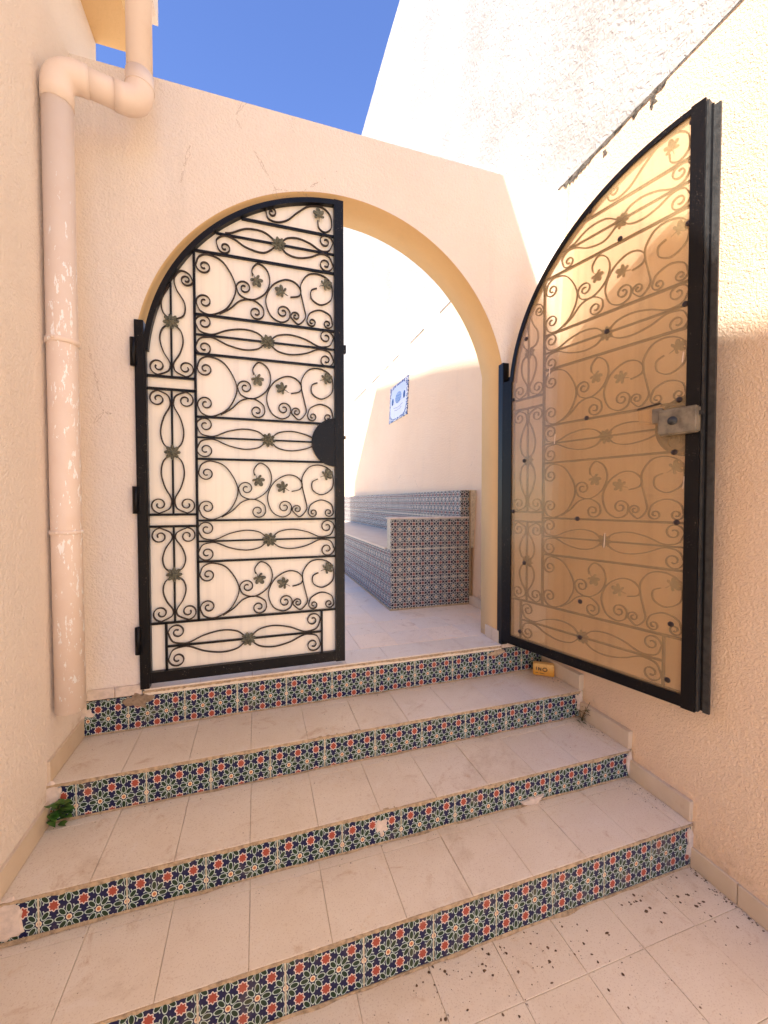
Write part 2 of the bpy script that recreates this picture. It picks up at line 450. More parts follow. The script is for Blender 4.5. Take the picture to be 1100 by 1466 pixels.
# ------------------------------------------------------------------ arch wall
aw = thing('arch_wall', 'pink stuccoed garden wall pierced by a round arch at the top of the steps', 'wall', (0, 0, 0))
XW0, XW1, ZT = XL-.02, 1.99, 1.915
N = 64
XJ = .955; ZJ = CZA+sqrt(RA*RA-XJ*XJ)
arc = []
a0 = math.asin((ZJ-CZA)/RA)
for i in range(N+1):
    a = pi-a0-(pi-2*a0)*i/N
    arc.append((CXA+RA*cos(a), CZA+RA*sin(a)))
V, Fc = [], []
def quad_strip(y):
    b = len(V)
    for x, z in arc: V.append((x, y, z)); V.append((x, y, ZT))
    for i in range(N): Fc.append((b+2*i, b+2*i+2, b+2*i+3, b+2*i+1))
    bl = len(V); zb = ZF-.027
    V.extend([(XW0, y, zb), (CXA-XJ, y, zb), (CXA-XJ, y, ZJ), (CXA-XJ, y, ZT), (XW0, y, ZT), (XW0, y, ZJ)])
    Fc.append((bl, bl+1, bl+2, bl+5)); Fc.append((bl+5, bl+2, bl+3, bl+4))
    br = len(V)
    V.extend([(CXA+XJ, y, zb), (XW1, y, zb), (XW1, y, ZJ), (XW1, y, ZT), (CXA+XJ, y, ZT), (CXA+XJ, y, ZJ)])
    Fc.append((br, br+1, br+2, br+5)); Fc.append((br+5, br+2, br+3, br+4))
quad_strip(W); quad_strip(W+WT)
b = len(V); V += [(XW0, W, ZT), (XW1, W, ZT), (XW1, W+WT, ZT), (XW0, W+WT, ZT)]; Fc.append((b, b+1, b+2, b+3))
me = bpy.data.meshes.new('wall_face'); me.from_pydata(V, [], Fc); me.materials.append(PINK)
bm = bmesh.new(); bm.from_mesh(me); bmesh.ops.remove_doubles(bm, verts=bm.verts, dist=1e-5); bmesh.ops.recalc_face_normals(bm, faces=bm.faces); bm.to_mesh(me); bm.free()
link('wall_face', me, aw)
# ochre lining of the opening
V, Fc = [], []
path = [(CXA-XJ, ZF+.001)]+[(CXA-XJ, ZF+(ZJ-ZF)*i/8) for i in range(1, 8)]+arc+[(CXA+XJ, ZJ+(ZF-ZJ)*i/8) for i in range(1, 8)]+[(CXA+XJ, ZF+.001)]
m = len(path)
for j, (x, z) in enumerate(path):
    dx, dz = CXA-x, (CZA-z if z > ZJ else 0); L_ = hypot(dx, dz) or 1; dx /= L_; dz /= L_
    for (off, y) in ((-.004, W+.002), (.004, W+.004), (.004, W+WT-.004), (-.004, W+WT-.002)):
        V.append((x+dx*off, y, z+dz*off))
for j in range(m-1):
    for q in range(3): Fc.append((4*j+q, 4*j+q+1, 4*j+4+q+1, 4*j+4+q))
link('arch_lining', mesh_of('arch_lining', V, Fc, OCHRE, True), aw)
# small rebate ledge on the arch soffit's rear edge
V, Fc = [], []
for i in range(N//2+10, N-6) if False else range(0): pass
# hinge posts of the gate set into both jambs
for sx, x in ((1, CXA-XJ), (-1, CXA+XJ)):
    box('hinge_post', ((x-.008, x+.030) if sx > 0 else (x-.008, x+.034))+( W-.018, W+.03, ZF, ZJ+.02), IRON, aw, .003)
# skirting at the foot of the arch wall, left of the gate
for a, b in ((XL+.02, -.625), (-.622, -.515)):
    box('skirting_tile', (a, b, W-.012, W+.002, ZF-.024, ZF+.022), WHITEP, aw, .003)
box('skirting_tile', (1.40, 1.69, W-.012, W+.002, ZF-.024, ZF+.05), WHITEP, aw, .003)
for a, b in ((W+.01, W+.08), (W+.082, W+.155)):
    box('skirting_tile', (CXA+XJ-.014, CXA+XJ-.003, a, b, ZF, ZF+.075), SKIRT, aw, .002)

# ------------------------------------------------------------------ right boundary wall
bw = thing('boundary_wall', 'tall coarse stuccoed wall running past the steps and beyond the arch, sunlit above and shaded pink below', 'wall', (0, 0, 0))
V = [(xr(-1.6), -6, -1.6), (xr(-1.6), 14, -1.6), (XK, 14, K-.01), (XK, -6, K-.01), (2.4, -6, -1.6), (2.4, 14, -1.6), (2.4, 14, K-.01), (2.4, -6, K-.01)]
Fc = [(0, 1, 2, 3), (4, 5, 6, 7), (0, 3, 7, 4), (1, 2, 6, 5), (3, 2, 6, 7), (0, 1, 5, 4)]
link('lower_wall', mesh_of('lower_wall', V, Fc, PINK_COARSE), bw)
V, Fc = [], []; n = 500; xu = XK+.006
for i in range(n+1):
    y = -6+20*i/n; t = XK*3.586+.030*noise.noise((y*.9, 0, 0))+.012*noise.noise((y*6, 3, 0))
    V += [(xu, y, K-.008), (xu, y, t), (2.6, y, t), (2.6, y, K-.008)]
    if i: b = len(V)-8; Fc += [(b+q, b+(q+1) % 4, b+4+(q+1) % 4, b+4+q) for q in range(4)]
Fc += [(0, 1, 2, 3), tuple(4*n+q for q in range(4))]
link('upper_wall', mesh_of('upper_wall', V, Fc, UPPER), bw)
# broken joint between the two
V, Fc = [], []; n = 700
for i in range(n+1):
    y = .6+8*i/n
    big = max(0, noise.noise((y*1.9, 3.1, 0))-.05)
    if 1.87 < y < 2.12: big = max(big, .30+.25*abs(noise.noise((y*40, 0, 0))))
    if 1.45 < y < 1.62: big = max(big, .25)
    h = .003+.09*big*(.5+.9*abs(noise.noise((y*26, 1.3, 0))))
    if 1.88 < y < 2.1: h = .012+.05*abs(noise.noise((y*55, 4., 0)))+.012*sin((y-1.88)/.22*pi)
    if y > 2.4: h = .010*big+.002
    up = .003+.012*abs(noise.noise((y*17, 5., 0)))
    if y > 3.6: h *= 1.0
    V += [(XK-.002-.0595*0, y, K-.006+up), (xr(K-.01-h)-.003, y, K-.01-h), (XK+.02, y, K+.0)]
    if i:
        b = len(V)-6
        if y < 2.4 or noise.noise((y*2.3, 9., 0)) > -.02: Fc += [(b, b+3, b+4, b+1)]
link('exposed_joint', mesh_of('exposed_joint', V, Fc, BARE), bw)
STAIN = simple('yellow_drip_stain', (.74, .66, .34), .9, .1, .1, 20)
V = []
for i in range(13):
    z = K-.03-i*.035; w_ = .018+.012*noise.noise((z*9, 0, 0)); w_ *= (1-.03*i)
    V += [(xr(z)-.0025, W-.002, z), (xr(z)-.0025, W-.004-w_, z)]
link('drip_stain', mesh_of('drip_stain', V, [(2*i, 2*i+1, 2*i+3, 2*i+2) for i in range(12)], STAIN), bw)
for sd, (y, z, ry, rz) in enumerate([(1.80, 1.93, .012, .02), (1.52, 1.95, .02, .035), (1.62, 1.97, .012, .018), (2.62, 1.62, .06, .05), (2.5, 1.52, .02, .035)]):
    blob('plaster_chip', xr(z)-.001, y, z, ry, rz, BARE, bw, .002, sd+20, 'x', rough=.5)
# skirting on each level of the right wall
def skirt_right(y0, y1, z, h=.085, L=.31, first=None):
    y = y1
    while y > y0+.01:
        a = max(y-(first or L), y0); first = None
        box('skirting_tile', (XR-.010, xr(z)+.03, a+.0012, y-.0012, z+.001, z+h+random.uniform(-.001, .001)), SKIRT, bw, .0025)
        y = a
skirt_right(YD-.002-2.2, YD-.002, ZG, .082, .24, .17); skirt_right(YD+.0, YC-.002, ZD, .085, .4); skirt_right(YC, YB-.002, ZC, .085, .4); skirt_right(YB, W-.014, ZB, .085, .4)
skirt_right(W+WT+.002, 2.975, ZF, .07, .3)

# ------------------------------------------------------------------ left house wall with overhang
hw = thing('house_wall', 'pink house wall beside the steps with projecting upper storey above the downpipe', 'house', (0, 0, 0))
box('lower_wall', (-1.3, XL, -3.0, 2.403, -1.6, 2.29), PINK, hw)
box('overhang_soffit', (-1.3, -.572, -3.0, 2.403, 2.292, 2.46), OCHRE, hw)
edge = [(-3.0, 2.462), (-3.0, 4.99), (-2.71, 5.06), (-.95, 5.58), (.09, 5.87), (2.395, 6.32), (2.395, 2.462)]   # unseen top shaped to cast the wall shadow; near end cut for sun
ne = len(edge); V = [(-1.3, a, b) for a, b in edge]+[(-.467, a, b) for a, b in edge]
link('upper_storey', mesh_of('upper_storey', V, [tuple(range(ne)), tuple(range(ne, 2*ne))]+[(i, (i+1) % ne, ne+(i+1) % ne, ne+i) for i in range(ne)], PINK), hw)
def skirt_left(y0, y1, z, h=.085):
    box('skirting_tile', (XL-.02, XL+.010, y0+.001, y1-.001, z+.001, z+h), SKIRT, hw, .0025)
for k in range(6): skirt_left(YD-.24*(k+1), YD-.24*k, ZG)
skirt_left(YD, YC-.002, ZD); skirt_left(YC, YB-.002, ZC); skirt_left(YB, W-.014, ZB)

# ------------------------------------------------------------------ walls closing the alley
w1 = box('garden_wall', (-1.35, -1.1, 2.42, 14, -1.56, -.50), PINK); setp(w1, 'unseen pink kerb wall, kept low to let light in, along the left side of the alley behind the gate', 'wall')  # unseen wall lowered so the ground beyond can bounce light in
w2 = box('garden_wall', (-1.35, 2.4, 14.0, 14.2, -1.56, 1.6), PINK); setp(w2, 'pink wall closing the far end of the alley', 'wall')

# ------------------------------------------------------------------ downpipes
dp = thing('downpipe', 'pink painted drainpipe with flaking paint running down the corner and elbowing up past the overhang', 'pipe', (0, 0, 0))
px, py, pr = -.694, 1.82, .0485
V, Fc = tube([(px, py, -.80), (px-.001, py, 0), (px, py, 1.50)], pr, 28); link('pipe_length', mesh_of('pipe_length', V, Fc, PIPE, True), dp)
qx, qy, qz = -.441, 1.9, 1.605
def elbow(c, a0, a1, R, plane):
    return None
pz = 1.60
# upper elbow: from vertical to the sideways run
e1 = [(px, py, 1.47)]
d = Vector((qx-px, qy-py, (qz+.015)-pz)).normalized()
P0 = Vector((px, py, pz))
for i in range(9):
    t = i/8; e1.append(tuple((1-t)**2*Vector((px, py, pz-.075))+2*t*(1-t)*P0+t*t*(P0+d*.075)))
e1.append(tuple(P0+d*.095))
V, Fc = tube(e1, pr*1.06, 28); link('elbow', mesh_of('elbow', V, Fc, PIPE, True), dp)
Q0 = Vector((qx, qy, qz+.01))
V, Fc = tube([tuple(P0+d*.07), tuple(Q0-d*.06)], pr*.98, 28); link('pipe_length', mesh_of('pipe_length', V, Fc, PIPE, True), dp)
e2 = [tuple(Q0-d*.09)]
for i in range(9):
    t = i/8; e2.append(tuple((1-t)**2*(Q0-d*.06)+2*t*(1-t)*Q0+t*t*(Q0+Vector((0, 0, .07)))))
e2.append((qx, qy, qz+.13))
V, Fc = tube(e2, pr*1.06, 28); link('elbow', mesh_of('elbow', V, Fc, PIPE, True), dp)
V, Fc = tube([(qx, qy, qz+.06), (qx+.002, qy, 5.2)], pr*.97, 28); link('pipe_length', mesh_of('pipe_length', V, Fc, PIPE, True), dp)
for (x, y, z, hh) in ((px, py, .60, .022), (px, py, -.115, .016)):
    V, Fc = tube([(x, y, z-hh/2), (x, y, z-hh/2+.002), (x, y, z+hh/2-.002), (x, y, z+hh/2)], [pr, pr*1.10, pr*1.10, pr], 28)
    link('pipe_clip', mesh_of('pipe_clip', V, Fc, PIPE, True), dp)
    V, Fc = tube([(x-.01, y-pr, z), (x-.012, y-pr-.013, z+.002)], .006, 8); link('clip_screw', mesh_of('clip_screw', V, Fc, PIPE, True), dp)
    box('wall_bracket', (XL-.01, x-pr*.8, y-.008, y+.012, z-.008, z+.008), PIPE, dp)
for z in (qz+.075,):
    V, Fc = tube([(qx, qy, z), (qx, qy, z+.006)], pr*1.10, 28); link('elbow_rim', mesh_of('elbow_rim', V, Fc, PIPE, True), dp)

# ------------------------------------------------------------------ gate leaves
LW = .978
def cr(pts, sub=8):
    out = []
    n = len(pts)
    for i in range(n-1):
        p0 = pts[max(i-1, 0)]; p1 = pts[i]; p2 = pts[i+1]; p3 = pts[min(i+2, n-1)]
        for j in range(sub):
            t = j/sub
            out.append(tuple(.5*((2*p1[k])+(-p0[k]+p2[k])*t+(2*p0[k]-5*p1[k]+4*p2[k]-p3[k])*t*t+(-p0[k]+3*p1[k]-3*p2[k]+p3[k])*t**3) for k in range(2)))
    out.append(pts[-1]); return out
def spiral(P, c, dirn, turns=1.35, n=30, end=.22):
    r0 = hypot(P[0]-c[0], P[1]-c[1]); a = atan2(P[1]-c[1], P[0]-c[0]); out = []
    for i in range(1, n+1):
        t = i/n; r = r0*(1-(1-end)*t**.85); b = a+dirn*2*pi*turns*t
        out.append((c[0]+r*cos(b), c[1]+r*sin(b)))
    return out
def ribbon(pts, w, dpt, n0=0.):
    """flat bar swept along an in-plane path (u,z), width w in plane, depth dpt along n"""
    V, Fc = [], []; n = len(pts)
    for i, p in enumerate(pts):
        a = pts[max(i-1, 0)]; b = pts[min(i+1, n-1)]; tx, tz = b[0]-a[0], b[1]-a[1]; L_ = hypot(tx, tz) or 1
        nx, nz = -tz/L_*w/2, tx/L_*w/2
        V += [(p[0]+nx, n0-dpt/2, p[1]+nz), (p[0]-nx, n0-dpt/2, p[1]-nz), (p[0]-nx, n0+dpt/2, p[1]-nz), (p[0]+nx, n0+dpt/2, p[1]+nz)]
    for i in range(n-1):
        for q in range(4): Fc.append((4*i+q, 4*i+(q+1) % 4, 4*i+4+(q+1) % 4, 4*i+4+q))
    Fc += [(0, 1, 2, 3), tuple(4*(n-1)+q for q in range(4))]
    return V, Fc
RO, RI = .937, .913
def arc_u(z, R): return LW-sqrt(max(0, R*R-(z-CZA)**2))
def arc_z(u, R): return CZA+sqrt(max(0, R*R-(LW-u)**2))

def leaf_scrolls():
    """paths of every scroll, and places of rosettes and vine leaves, in leaf coordinates"""
    sc, ros, lv = [], [], []
    def vine(zb, zt_, clip=False, u0=.262, u1=.921):
        def m(x, y):
            s = (x-170)/845; top = 740+s*30; bot = 1108+s*12
            return (u0+s*(u1-u0), zb+(bot-y)/(bot-top)*(zt_-zb))
        mm = lambda L: [m(*p) for p in L]
        def path(main, cs, ds, c0=None, d0=0):
            main = mm(main)
            p = cr(main)
            if cs: p = p+spiral(main[-1], m(*cs), ds)
            if c0: p = list(reversed(spiral(main[0], m(*c0), d0)))+p
            sc.append(p)
        # orientation note: image ccw == (u,z) ccw, since both have z up
        path([(180, 815), (200, 765), (255, 748), (340, 790), (405, 925), (360, 1050), (270, 1108), (205, 1095), (180, 1048)], (226, 1035), -1, (226, 822), 1)
        path([(505, 840), (503, 800), (540, 762), (592, 798), (608, 870), (575, 945), (500, 990), (430, 970), (408, 920)], (455, 922), -1)
        path([(310, 1098), (370, 1060), (430, 1005), (500, 990), (560, 1025), (571, 1068)], (524, 1066), -1)
        path([(735, 945), (790, 930), (800, 890), (760, 848), (695, 842), (620, 890), (583, 980), (610, 1070), (670, 1106), (720, 1088), (733, 1045)], (688, 1044), 1)
        path([(905, 868), (868, 888), (872, 940), (930, 970), (995, 935), (1008, 870), (985, 810), (920, 779), (850, 790), (805, 850), (802, 910), (822, 1000), (830, 1060), (785, 1108), (738, 1070)], (768, 1060), -1)
        path([(1008, 1085), (990, 1030), (925, 1004), (860, 1030), (840, 1075)], (872, 1084), 1, (975, 1085), -1)
        for (lx, ly), (bx, by) in (((522, 862), (505, 835)), ((688, 922), (740, 945)), ((955, 845), (905, 868))):
            L1 = m(lx, ly); B = m(bx, by); lv.append((L1, atan2(L1[1]-B[1], L1[0]-B[0]), B))
    def spindle(c, a, b, H, vertical=False, skip=()):
        """rosette at c, half lengths a (left/down) and b (right/up), half height H"""
        ros.append(c)
        for sgn, ln in ((-1, a), (1, b)):
            sm = .035/ln
            for tv in (1, -1):
                if (sgn, tv) in skip: continue
                pts = [(.045, .12), (.15, .40), (.34, .50), (.56, .36), (.74, .10), (.84, .0+.08), (1-.55*sm, .20), (1-.03*sm, .60)]
                cc = (1-1.15*sm, .60)
                def mp(s, t):
                    return (c[0]+sgn*s*ln, c[1]+tv*t*H) if not vertical else (c[0]+tv*t*H, c[1]+sgn*s*ln)
                p = [mp(*q) for q in pts]; C_ = mp(*cc)
                dr = sgn*tv
                if vertical: dr = -dr
                sc.append(cr(p)+spiral(p[-1], C_, dr))
    vine(-.562, -.293); vine(-.084, .198); vine(.409, .693); vine(.889, 1.172)
    for zc in (-.19, .306, .789): spindle((.591, zc), .591-.262, .921-.591, .098)
    spindle((.487, -.680), .487-.128, .845-.487, .107)
    # left column
    for z0, z1 in ((-.562, -.121), (-.054, .515)): spindle((.160, (z0+z1)/2), (z1-z0)/2, (z1-z0)/2, .097, True)
    # top of the column, cut by the arch
    c = (.163, .832); ros.append(c)
    spindle(c, .832-.584, .20, .097, True, skip=((1, 1), (1, -1))); ros.pop()
    sc.append(cr([(.156, .845), (.128, .875), (.124, .93), (.150, .985), (.161, 1.02)]))
    p = [(.172, .845), (.215, .868), (.220, .925), (.186, .985), (.178, 1.035), (.205, 1.072), (.240, 1.062), (.257, 1.03)]
    sc.append(cr(p)+spiral(p[-1], (.228, 1.034), -1))
    # spindle row cut by the arch
    c = (.648, 1.275); ros.append(c)
    spindle(c, .3, .921-.648, .096, False, skip=((-1, 1), (-1, -1))); ros.pop()
    sc.append(cr([(.634, 1.287), (.577, 1.322), (.498, 1.322), (.43, 1.290), (.40, 1.283)]))
    p = [(.634, 1.264), (.577, 1.222), (.497, 1.232), (.440, 1.262), (.395, 1.270), (.362, 1.245), (.366, 1.212)]
    sc.append(cr(p)+spiral(p[-1], (.398, 1.214), 1))
    # top panel
    p = [(.842, 1.432), (.848, 1.395), (.880, 1.380), (.912, 1.41), (.905, 1.47), (.862, 1.502), (.80, 1.494), (.743, 1.452), (.69, 1.402), (.640, 1.383), (.600, 1.392), (.588, 1.425)]
    sc.append(cr(p)+spiral(p[-1], (.616, 1.425), -1))
    lv.append(((.848, 1.452), pi*.55, (.842, 1.425)))
    return sc, ros, lv
SC, ROS, LV = leaf_scrolls()

def rosette_mesh(m):
    V, Fc = [], []
    for layer, (R, yb, off) in enumerate(((.036, -.004, 0), (.025, -.008, pi/8))):
        b = len(V); V.append((0, yb-.003, 0))
        for i in range(32):
            a = 2*pi*i/32+off; r = R*(.62+.38*abs(cos(4*a-4*off)))
            V.append((r*cos(a), yb+.003*abs(sin(4*a-4*off)), r*sin(a)))
        for i in range(32): Fc.append((b, b+1+i, b+1+(i+1) % 32))
        b2 = len(V)
        for i in range(32):
            x, y, z = V[b+1+i]; V.append((x*.9, y+.004, z*.9))
        for i in range(32): Fc.append((b+1+i, b+1+(i+1) % 32, b2+(i+1) % 32, b2+i))
    b = len(V)
    for i in range(8): V.append((.007*cos(i*pi/4), -.011, .007*sin(i*pi/4)))
    V.append((0, -.017, 0))
    for i in range(8): Fc.append((b+i, b+(i+1) % 8, b+8))
    return mesh_of('rosette', V, Fc, VERD)
def leaf_mesh():
    out = []
    lobes = [(0, .042, .30), (.85, .036, .27), (-.85, .036, .27), (1.8, .026, .26), (-1.8, .026, .26), (3.0, .032, .07)]
    n = 60
    for i in range(n):
        a = -pi+2*pi*i/n; r = .007
        for (d_, L_, w_) in lobes:
            q = abs(a-d_)
            if q < w_*1.9: r = max(r, L_*(1-(q/(w_*1.9))**2)**.6*(1+.06*sin(a*30)))
        out.append((r*cos(a), r*sin(a)))
    V = [(x, -.0035+.002*sin(x*200), z) for x, z in out]+[(x, .0, z) for x, z in out]+[(0, -.007, 0)]
    Fc = [(i, (i+1) % n, 2*n) for i in range(n)]+[(i, (i+1) % n, n+(i+1) % n, n+i) for i in range(n)]+[tuple(range(2*n-1, n-1, -1))]
    return mesh_of('vine_leaf', V, Fc, VERD)
RMESH = rosette_mesh(1); LMESH = leaf_mesh()
DOTS = [(.926, 1.492), (.513, 1.393), (.655, 1.185), (.918, 1.104), (.258, 1.185), (.912, .79), (.601, .79), (.155, .905), (.068, .585), (.508, .405), (.897, .412), (.883, .200), (.148, .228), (.073, -.06), (.467, -.088), (.895, -.088), (.152, -.35), (.486, -.50), (.881, -.512), (.125, -.75), (.487, -.680), (.872, -.75)]

def gate_leaf(label, loc, rz, m, sheet):
    g_ = thing('gate_leaf', label, 'gate', loc, rz, 'two leaves of the arched gate')
    def mk(name, V, Fc, mat, smooth=False, parent=None):
        return link(name, mesh_of(name, [(v[0]*m, v[1], v[2]) for v in V], Fc, mat, smooth), parent or g_)
    def bar(name, u0, z0, u1, z1, w=.010, d=.012, mat=IRON, n0=0.):
        V, Fc = ribbon([(u0, z0), (u1, z1)], w, d, n0); return mk(name, V, Fc, mat)
    ub, ut = -.840, arc_z(.969, RO)
    V, Fc = [], []; add_box(V, Fc, .018 if m > 0 else -.006, .060, -.018, .020, -.840, .70); mk('frame_stile', V, Fc, IRON)
    V, Fc = [], []; add_box(V, Fc, .923, .971, -.018, .022, -.843, arc_z(.95, RO)+.002); mk('frame_stile', V, Fc, IRON)
    V, Fc = [], []; add_box(V, Fc, .060, .923, -.017, .019, -.840, -.790); mk('frame_rail', V, Fc, IRON)
    th0 = math.asin((.69-CZA)/RO)
    P = [(LW-(RO+RI)/2*cos(t), CZA+(RO+RI)/2*sin(t)) for t in [th0+(pi/2-.055-th0)*i/48 for i in range(49)]]
    V, Fc = ribbon(P, RO-RI, .038, .0); mk('arched_rail', V, Fc, IRON)
    # sheet
    poly = [(.055, -.80), (.93, -.80)]
    for i in range(41):
        a = pi/2-.05-(pi/2-.05-math.asin((.68-CZA)/.93))*i/40; poly.append((LW-.928*cos(a), CZA+.928*sin(a)))
    poly.append((.055, .66))
    n = len(poly)
    V = [(x, .009, z) for x, z in poly]+[(x, .013, z) for x, z in poly]
    Fc = [tuple(range(n)), tuple(range(2*n-1, n-1, -1))]+[(i, (i+1) % n, n+(i+1) % n, n+i) for i in range(n)]
    mk('translucent_sheet', V, Fc, sheet)
    # bars
    e = .0
    for z in (-.568, -.287, -.090, .204, .403, .699, .883, 1.178):
        bar('bar', .262 if z > -.5 else .06, z, .923, z)
    z = 1.366; bar('bar', arc_u(z, RI)+.004, z, .923, z)
    for z in (-.19, .306, .789): bar('bar', .262, z, .923, z, .008, .010)
    bar('bar', arc_u(1.275, RI)+.004, 1.275, .923, 1.275, .008, .010)
    bar('bar', .122, -.680, .851, -.680, .009, .010)
    bar('bar', .262, -.568, .262, arc_z(.262, RI)-.004, .011)
    bar('bar', .122, -.790, .122, -.568, .010); bar('bar', .851, -.790, .851, -.568, .010)
    bar('bar', .160, -.568, .160, -.115, .008, .010); bar('bar', .160, -.060, .160, .521, .008, .010); bar('bar', .162, .578, .162, arc_z(.162, RI)-.004, .008, .010)
    for z in (-.115, -.060, .521, .578): bar('bar', .06, z, .262, z, .011)
    for p in SC:
        V, Fc = ribbon(p, .0050, .010, 0.0); mk('scroll', V, Fc, WIRE)
    for (u, z) in ROS:
        link('rosette', RMESH, g_, (u*m, -.004, z), (0, random.uniform(-.3, .3), 0))
    for (L1, ang, B) in LV:
        o = link('vine_leaf', LMESH, g_, (L1[0]*m, -.004, L1[1]), (0, -ang if m > 0 else -(pi-ang), 0))
    # lock plate half disc
    pts = [(.925, .306)]+[(.925-.120*sin(t), .306+.122*cos(t)) for t in [pi*i/28 for i in range(29)]]
    pts = pts[1:]
    n = len(pts)
    V = [(x, -.014, z) for x, z in pts]+[(x, -.006, z) for x, z in pts]
    Fc = [tuple(range(n)), tuple(range(2*n-1, n-1, -1))]+[(i, (i+1) % n, n+(i+1) % n, n+i) for i in range(n)]
    lp = mk('lock_plate', V, Fc, IRON)
    V, Fc = ribbon([(.925-.119*sin(t), .306+.121*cos(t)) for t in [pi*i/28 for i in range(29)]], .006, .016, -.010); mk('lock_plate_rim', V, Fc, IRON, False, lp)
    # lock case and caps on the rear face
    V, Fc = [], []; add_box(V, Fc, .838, .975, .022, .062, .268, .372)
    me = mesh_of('lock_case', [(v[0]*m, v[1], v[2]) for v in V], Fc, RUST)
    bm = bmesh.new(); bm.from_mesh(me); bmesh.ops.bevel(bm, geom=list(bm.edges), offset=.006, segments=3, affect='EDGES'); bm.to_mesh(me); bm.free()
    lc = link('lock_case', me, g_)
    kx, kz = .893, .322
    V = []; Fc = []
    for (r, y) in ((.017, .062), (.017, .066), (.010, .067), (.009, .074), (.006, .078), (.0, .078)):
        V += [((kx+r*cos(2*pi*j/18))*m, y, kz+r*sin(2*pi*j/18)) for j in range(18)]
    for i in range(5):
        for j in range(18): Fc.append((i*18+j, i*18+(j+1) % 18, (i+1)*18+(j+1) % 18, (i+1)*18+j))
    link('key_cylinder', mesh_of('key_cylinder', V, Fc, GREYIRON, True), lc)
    V, Fc = [], []; add_box(V, Fc, .975, .990, .030, .045, .335, .350); mk('latch_tongue', V, Fc, GREYIRON, False, lc)
    V, Fc = [], []; add_box(V, Fc, .800, .838, .0132, .020, .33, .39); mk('lock_backing', V, Fc, RUST, False, lc)
    V = []; n = 0
    cut = [(.742, .398), (.83, .408), (.832, .318), (.748, .335)]
    V = [(x, .0145, z) for x, z in cut]+[(x, .017, z) for x, z in cut]
    mk('notch_plate', V, [(0, 1, 2, 3), (7, 6, 5, 4)]+[(i, (i+1) % 4, 4+(i+1) % 4, 4+i) for i in range(4)], sheet)  # raised plate of sheet standing in for a cut notch
    V, Fc = ribbon([(.742, .400), (.83, .410)], .006, .008, .016); mk('notch_strip', V, Fc, SCREW)  # dark strip for the line along the top of the notch
    for (u, z) in DOTS:
        V = []; Fc = []
        for (r, y) in ((.0115, .013), (.0115, .0155), (.007, .018), (0.0, .0185)):
            V += [((u+r*cos(2*pi*j/12))*m, y, z+r*sin(2*pi*j/12)) for j in range(12)]
        for i in range(3):
            for j in range(12): Fc.append((i*12+j, i*12+(j+1) % 12, (i+1)*12+(j+1) % 12, (i+1)*12+j))
        link('screw_cap', mesh_of('screw_cap', V, Fc, SCREW, True), g_)
    # hinges
    for z in (.672, .008, -.634):
        V, Fc = tube([(.011, -.022, z-.062), (.011, -.022, z+.062)], .013, 14); h = mk('hinge', V, Fc, IRON, True)
        V, Fc = [], []; add_box(V, Fc, .000, .030, -.024, -.019, z-.05, z+.05); mk('hinge_plate', V, Fc, IRON, False, h)
    return g_, mk, bar
gl1, mk1, bar1 = gate_leaf('closed gate leaf with black scrollwork in front of a cream translucent sheet', (-.5357, W+.004, 0), 0, 1, SHEET_C)
V, Fc = [], []; add_box(V, Fc, .971, .984, -.012, .012, .775, .815); mk1('latch_keep', V, Fc, IRON)
gl2, mk2, bar2 = gate_leaf('gate leaf swung open toward the right wall, amber sheet and rusty lock case facing out', (1.411, W-.012, 0), radians(90)+.272, -1, SHEET_A)
V, Fc = [], []; add_box(V, Fc, .972, .980, -.016, .016, -.838, 1.535); mk2('edge_channel', V, Fc, GREYIRON)
V, Fc = [], []; add_box(V, Fc, .980, .988, -.016, -.004, -.836, 1.525); mk2('edge_channel', V, Fc, IRON)
V, Fc = [], []; add_box(V, Fc, .988, 1.010, -.016, -.004, -.842, 1.515); mk2('cover_strip', V, Fc, GREYIRON)
# light scratches on the amber sheet
for u, z, ln in ((.335, .30, .05), (.905, .56, .04), (.60, -.22, .07), (.915, .05, .05), (.30, .66, .045)):
    bar2('scratch', u, z, u+.004, z+ln, .0035, .0012, WHITEP, .0134)

# ------------------------------------------------------------------ tiled bench
bn = thing('tiled_bench', 'long built-in bench clad in dark patterned tiles beyond the arch', 'bench', (0, 0, 0))
BX, BY, BE = .995, 2.985, 8.2
box('bench_core', (BX+.008, XR-.001, BY+.008, BE, ZF, -.392), CREAMG, bn)
box('end_core', (BX+.008, XR-.001, BY+.008, BY+.112, -.392, -.142), CREAMG, bn)
box('back_core', (XR-.04, 1.80, BY+.02, BE, -.392, .095), CREAMG, bn)
box('arm_cap', (BX-.004, XR, BY-.004, BY+.13, -.140, -.128), WHITEP, bn, .003)
bc = {}
def btile(w, h, loc, rot):
    k_ = (round(w, 3), round(h, 3))
    if k_ not in bc: bc[k_] = tile_mesh('wall_tile', [(-.1175+.0022, -.12+.002), (-.1175+w-.0022, -.12+.002), (-.1175+w-.0022, -.12+h-.002), (-.1175+.0022, -.12+h-.002)], .008, ZELB)
    return link('wall_tile', bc[k_], bn, loc, rot)
zr = [ZF+.002, -.623, -.382]
for j, z0 in enumerate((ZF+.002, -.621, -.380)):
    h = .239
    for i in range(3):
        w = .235 if i < 2 else XR-BX-.47
        btile(w, h, (BX+.235*i+.1175, BY, z0+.12), (0, 0, 0))
for i in range(22):
    y = BY+.235*i
    for j, z0 in enumerate((ZF+.002, -.621)):
        btile(.235, .239, (BX, y+.1175, z0+.12), (0, 0, radians(-90)) if False else (0, 0, radians(90)+pi))
    for j, z0 in enumerate((-.380, -.140)):
        btile(.235, .236, (XR-.048, y+.1175, z0+.12), (0, 0, radians(-90)))
for j in range(2): btile(.085, .236, (1.728, BY+.012, -.380+.24*j+.12), (0, 0, 0))
